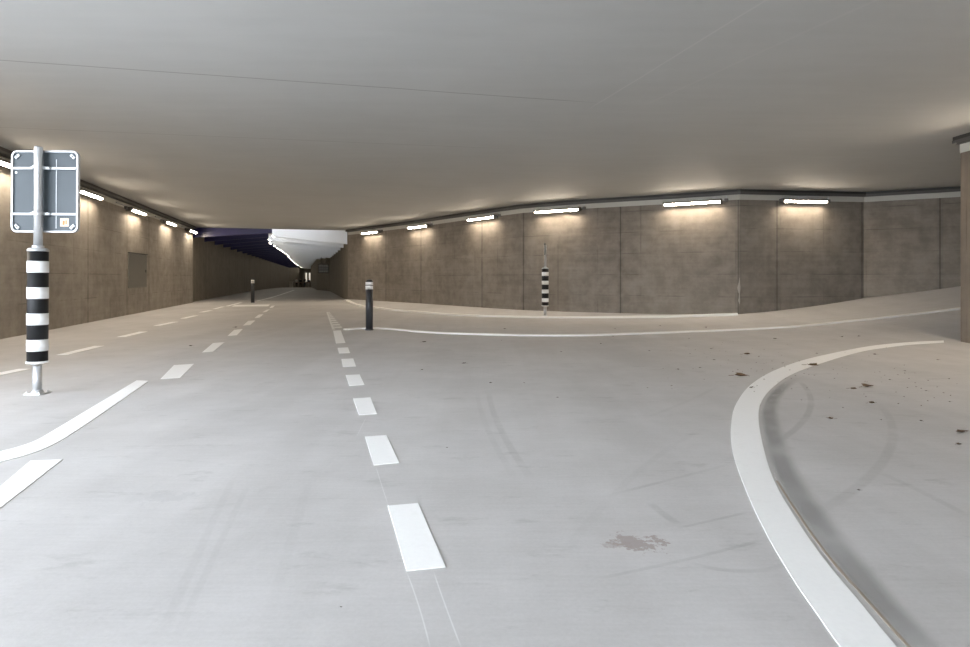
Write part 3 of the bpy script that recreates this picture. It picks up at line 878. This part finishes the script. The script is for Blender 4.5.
box('hanger', (-0.2, 0, 1.31), (0.04, 0.04, 1.18), M_TRAY, t); box('hanger', (0.2, 0, 1.31), (0.04, 0.04, 1.18), M_TRAY, t)
xc = (291.2-U0)/F*104
t = thing('cabinet', 'pale low cabinet standing by the left tunnel wall', 'cabinet', (xc, 104.0, gz(xc, 104.0)), 0)
box('body', (0, 0, 0.5), (0.55, 0.4, 1.0), plain('pale_grey_cabinet', (0.5, 0.46, 0.40), 0.6), t, 0.01)
box('lid', (0, 0, 1.03), (0.7, 0.5, 0.06), plain('cabinet_lid_pale', (0.55, 0.5, 0.44), 0.6), t, 0.01)

# ---------------------------------------------------------------- people far down the tunnel
def skinned(name, chains, mat, parent):
    """chains: lists of ((x, y, z), radius), the first starts at the pelvis; equal points are welded"""
    verts, rad, edges, idx = [], [], [], {}
    for ch in chains:
        prev = None
        for p, r in ch:
            key = tuple(round(c, 4) for c in p)
            if key not in idx: idx[key] = len(verts); verts.append(p); rad.append(r)
            if prev is not None and prev != idx[key]: edges.append((prev, idx[key]))
            prev = idx[key]
    me = bpy.data.meshes.new(name); me.from_pydata(verts, edges, [])
    o = bpy.data.objects.new(name, me); COL.objects.link(o); o.parent = parent
    sk = o.modifiers.new('skin', 'SKIN')
    for v, r in zip(me.skin_vertices[0].data, rad): v.radius = (r, r)
    me.skin_vertices[0].data[0].use_root = True
    sk.use_smooth_shade = True
    ss = o.modifiers.new('sub', 'SUBSURF'); ss.levels = ss.render_levels = 1
    me.materials.append(mat)
    return o

SKIN = plain('skin', (0.42, 0.27, 0.2), 0.6)
def person(px, y, rz, label, top, legs, hair, stride=0.16, h=1.72):
    x = (px - U0)/F*y
    t = thing('person', label, 'person', (x, y, gz(x, y)), rz, 'people in the tunnel')
    k = h / 1.72
    def V(a, b, c): return (a*k, b*k, c*k)
    pel, chest, neck = V(0, 0, 0.93), V(0, 0, 1.25), V(0, 0, 1.46)
    body = [[(pel, .12*k), (V(0, 0, 1.08), .105*k), (chest, .125*k), (V(0, 0, 1.38), .10*k), (neck, .052*k), (V(0, -.01, 1.53), .065*k), (V(0, -.015, 1.61), .088*k), (V(0, -.01, 1.69), .06*k)],
            [(V(0, -.015, 1.61), .088*k), (V(0, -.105, 1.595), .014*k)]]
    top_c = [[(pel, .14*k), (V(0, 0, 1.08), .125*k), (chest, .145*k), (V(0, 0, 1.39), .12*k), (V(0, 0, 1.44), .06*k)]]
    leg_c = [[(V(0, 0, 0.98), .13*k), (pel, .14*k)]]
    shoes = []
    for s in (-1, 1):
        f = s*stride
        hip, kn, an = V(s*.09, 0, .86), V(s*.10, -f*.5 - .02, .48), V(s*.10, -f, .09)
        toe = V(s*.11, -f - .15, .035)
        body.append([(pel, .12*k), (hip, .085*k), (kn, .055*k), (an, .038*k), (toe, .034*k)])
        leg_c.append([(pel, .14*k), (hip, .10*k), (kn, .068*k), (V(s*.10, -f, .11), .052*k)])
        sh, el, wr = V(s*.18, 0, 1.40), V(s*.23, f*.4 + .02, 1.13), V(s*.22, f*.8 - .05, .90)
        palm = V(s*.215, f*.8 - .075, .83)
        body.append([(V(0, 0, 1.38), .10*k), (sh, .06*k), (el, .042*k), (wr, .028*k), (palm, .033*k)])
        for q in range(4):
            L = (.075, .088, .082, .062)[q]
            o = -.03 + q*.02
            body.append([(palm, .033*k), (V(s*.215, f*.8 - .08 + o, .80), .010*k), (V(s*.208, f*.8 - .085 + o, .80 - L*.55), .009*k), (V(s*.196, f*.8 - .085 + o, .80 - L), .008*k)])
        body.append([(wr, .028*k), (V(s*.205, f*.8 - .10, .86), .011*k), (V(s*.195, f*.8 - .125, .82), .009*k)])
        top_c.append([(V(0, 0, 1.39), .12*k), (sh, .078*k), (el, .058*k), (V(s*.222, f*.75 - .04, .93), .042*k)])
        shoes.append((V(s*.10, -f + .03, .05), toe))
    skinned('body', body, SKIN, t)
    skinned('jacket', top_c, top, t)
    skinned('trousers', leg_c, legs, t)
    bm = bmesh.new()
    r_ = bmesh.ops.create_uvsphere(bm, u_segments=16, v_segments=10, radius=.105*k)
    for v in bm.verts: v.co = Vector((v.co.x*.92, v.co.y + .018*k, v.co.z + 1.655*k))
    for v in [v for v in bm.verts if v.co.y < -.05*k and v.co.z < 1.66*k]: bm.verts.remove(v)
    link('hair', bm, hair, t, True)
    for a, b in shoes:
        skinned('shoe', [[(a, .046*k), (b, .04*k)]], M_BLACK, t)
DARK = plain('dark_cloth', (0.012, 0.012, 0.015), 0.8); PALE = plain('pale_cloth', (0.55, 0.53, 0.5), 0.8); BLUE = plain('blue_grey_cloth', (0.05, 0.06, 0.08), 0.8)
HAIR = plain('dark_hair', (0.02, 0.014, 0.01), 0.6); BROWN = plain('brown_hair', (0.08, 0.045, 0.02), 0.6)
person(296.6, 110, 0.2, 'person in a pale top walking, leftmost in the tunnel', PALE, DARK, HAIR, 0.12)
person(300.6, 111, 0.4, 'person in dark clothes walking, second from left in the tunnel', DARK, DARK, HAIR, 0.2)
person(304.8, 109, -0.2, 'person in dark clothes, tallest of the tunnel walkers', DARK, BLUE, BROWN, 0.18, 1.8)
person(308.6, 110.5, 0.1, 'person in pale trousers walking, rightmost in the tunnel', BLUE, PALE, HAIR, 0.1)

# ---------------------------------------------------------------- fallen leaves
def leaf_mesh(seed, mat):
    rnd = random.Random(seed)
    bm = bmesh.new()
    n = 11
    top = []
    ctr = bm.verts.new((0, 0, 0.012))
    for i in range(n):
        a = 2*PI*i/n
        r = (0.75 + 0.35*rnd.random()) * (1.0 if i % 2 else 0.72)
        x, y = r*math.cos(a), 0.55*r*math.sin(a)
        top.append(bm.verts.new((0.5*x, 0.5*y, 0.03 + 0.16*abs(y) + 0.10*rnd.random())))
    low = [bm.verts.new((v.co.x, v.co.y, v.co.z - 0.012)) for v in top]
    lc = bm.verts.new((0, 0, 0.0))
    for i in range(n):
        j = (i+1) % n
        bm.faces.new((ctr, top[i], top[j])); bm.faces.new((lc, low[j], low[i])); bm.faces.new((top[i], low[i], low[j], top[j]))
    add_tube(bm, (0.42, 0, 0.04), (0.78, 0.08, 0.03), 0.015, 5)
    bmesh.ops.recalc_face_normals(bm, faces=bm.faces[:])
    me = bpy.data.meshes.new('fallen_leaf'); bm.to_mesh(me); bm.free(); me.materials.append(mat)
    return me
BIG = [leaf_mesh(s, M_LEAF) for s in range(4)]; SMALL = [leaf_mesh(10+s, M_CRUMB) for s in range(4)]
LEAVES = [(740.5, 376.2, 13, 'largest brown leaf just left of the top of the thick curve'), (747, 354.5, 8, 'brown leaf on the road above the thick curve, near the kerb'),
          (812.5, 366, 11, 'brown leaf lying on the inner edge of the thick curve'), (751.5, 388.4, 6, 'small leaf lying on the white paint of the thick curve'),
          (867, 387, 13, 'brown leaf inside the curve, largest of three close together'), (872, 403.3, 8, 'brown leaf inside the curve, below the largest one'),
          (853, 389, 7, 'small leaf inside the curve, left of the largest one'), (830.5, 418.8, 7, 'reddish brown leaf alone inside the curve'),
          (962, 432.5, 13, 'brown leaf at the right edge below the wall end'), (958.5, 444.5, 7, 'small leaf just below the one at the right edge'),
          (859, 490.5, 4, 'single dark crumb low inside the curve'), (464, 363.5, 5, 'dark leaf alone on the road right of the middle dashes'),
          (424, 342.2, 5, 'dark leaf on the road right of the near bollard'), (190.5, 346, 4, 'dark crumb between the two left rows of dashes'),
          (235.6, 327.5, 4, 'dark crumb beside the third dash beyond the bending line'), (341, 607.5, 3, 'dark speck on the paving at the bottom, left of the largest dash')]
for i, (px, py, wd, lab) in enumerate(LEAVES):
    p = ground(px, py)
    o = bpy.data.objects.new('fallen_leaf', (BIG if wd > 6 else SMALL)[i % 4]); COL.objects.link(o)
    s = wd * p.y / F * 1.12
    o.location = p + Vector((0, 0, 0.0065 if i in (2, 3) else 0.001)); o.scale = (s, s, s); o.rotation_euler = (0, 0, random.uniform(-0.5, 0.5) + (PI if random.random() < 0.5 else 0))
    tag(o, lab, 'leaf', 'fallen leaves')
CR1 = [(775, 338.8), (842, 336.8), (859, 336.4), (711, 349), (714, 360), (678, 369.5), (649.5, 351), (700, 368), (690, 354), (817, 353.6), (613, 336.5), (601, 344), (689, 338.8), (561, 352), (524, 383), (557.6, 397.6), (490.6, 383), (501.5, 340.5), (422, 370), (447, 448)]
CR2 = [(949, 379), (904, 397), (875, 354.5), (938, 360), (905, 371), (921, 421), (890, 380), (926, 391), (881, 420), (843, 408), (950, 402)]
CR3 = [(504.7, 329), (615, 329), (706, 327.5), (660, 326)]
for pts, lab, grp in ((CR1, 'tiny dark leaf crumb on the road between the long kerb and thick curve', 'leaf crumbs on the road'),
                      (CR2, 'tiny dark leaf crumb on the paving inside the thick curve', 'leaf crumbs inside the curve'),
                      (CR3, 'tiny dark leaf crumb between the two white kerb lines', 'leaf crumbs between the kerbs')):
    for i, (px, py) in enumerate(pts):
        p = ground(px, py)
        o = bpy.data.objects.new('leaf_crumb', SMALL[i % 4]); COL.objects.link(o)
        s = random.uniform(2.6, 4.2) * p.y / F
        o.location = p + Vector((0, 0, 0.001)); o.scale = (s, s, s); o.rotation_euler = (0, 0, random.uniform(0, 2*PI))
        tag(o, lab, 'leaf', grp)
# fine litter nobody could count
bm = bmesh.new()
rnd = random.Random(9)
for i in range(130):
    u = rnd.random()
    px, py = (rnd.gauss(755, 45), rnd.gauss(365, 14)) if u < 0.5 else (rnd.gauss(860, 60), rnd.gauss(378, 22))
    if py < 341 or px > 960: continue
    p = ground(px, py); s = rnd.uniform(0.004, 0.010)
    a = rnd.random()*PI
    q = [(p.x + s*math.cos(a+b)*m, p.y + s*math.sin(a+b)*m, p.z + 0.0075) for b, m in ((0, 1), (1.8, .6), (PI, 1.1), (4.6, .5))]
    add_prism(bm, q, (0, 0, 0.003))
lt = tag(link('leaf_litter', bm, plain('brown_leaf_litter', (0.13, 0.095, 0.065), 0.9)), 'fine brown leaf litter scattered round the top of the thick curve', 'litter')
lt['kind'] = 'stuff'
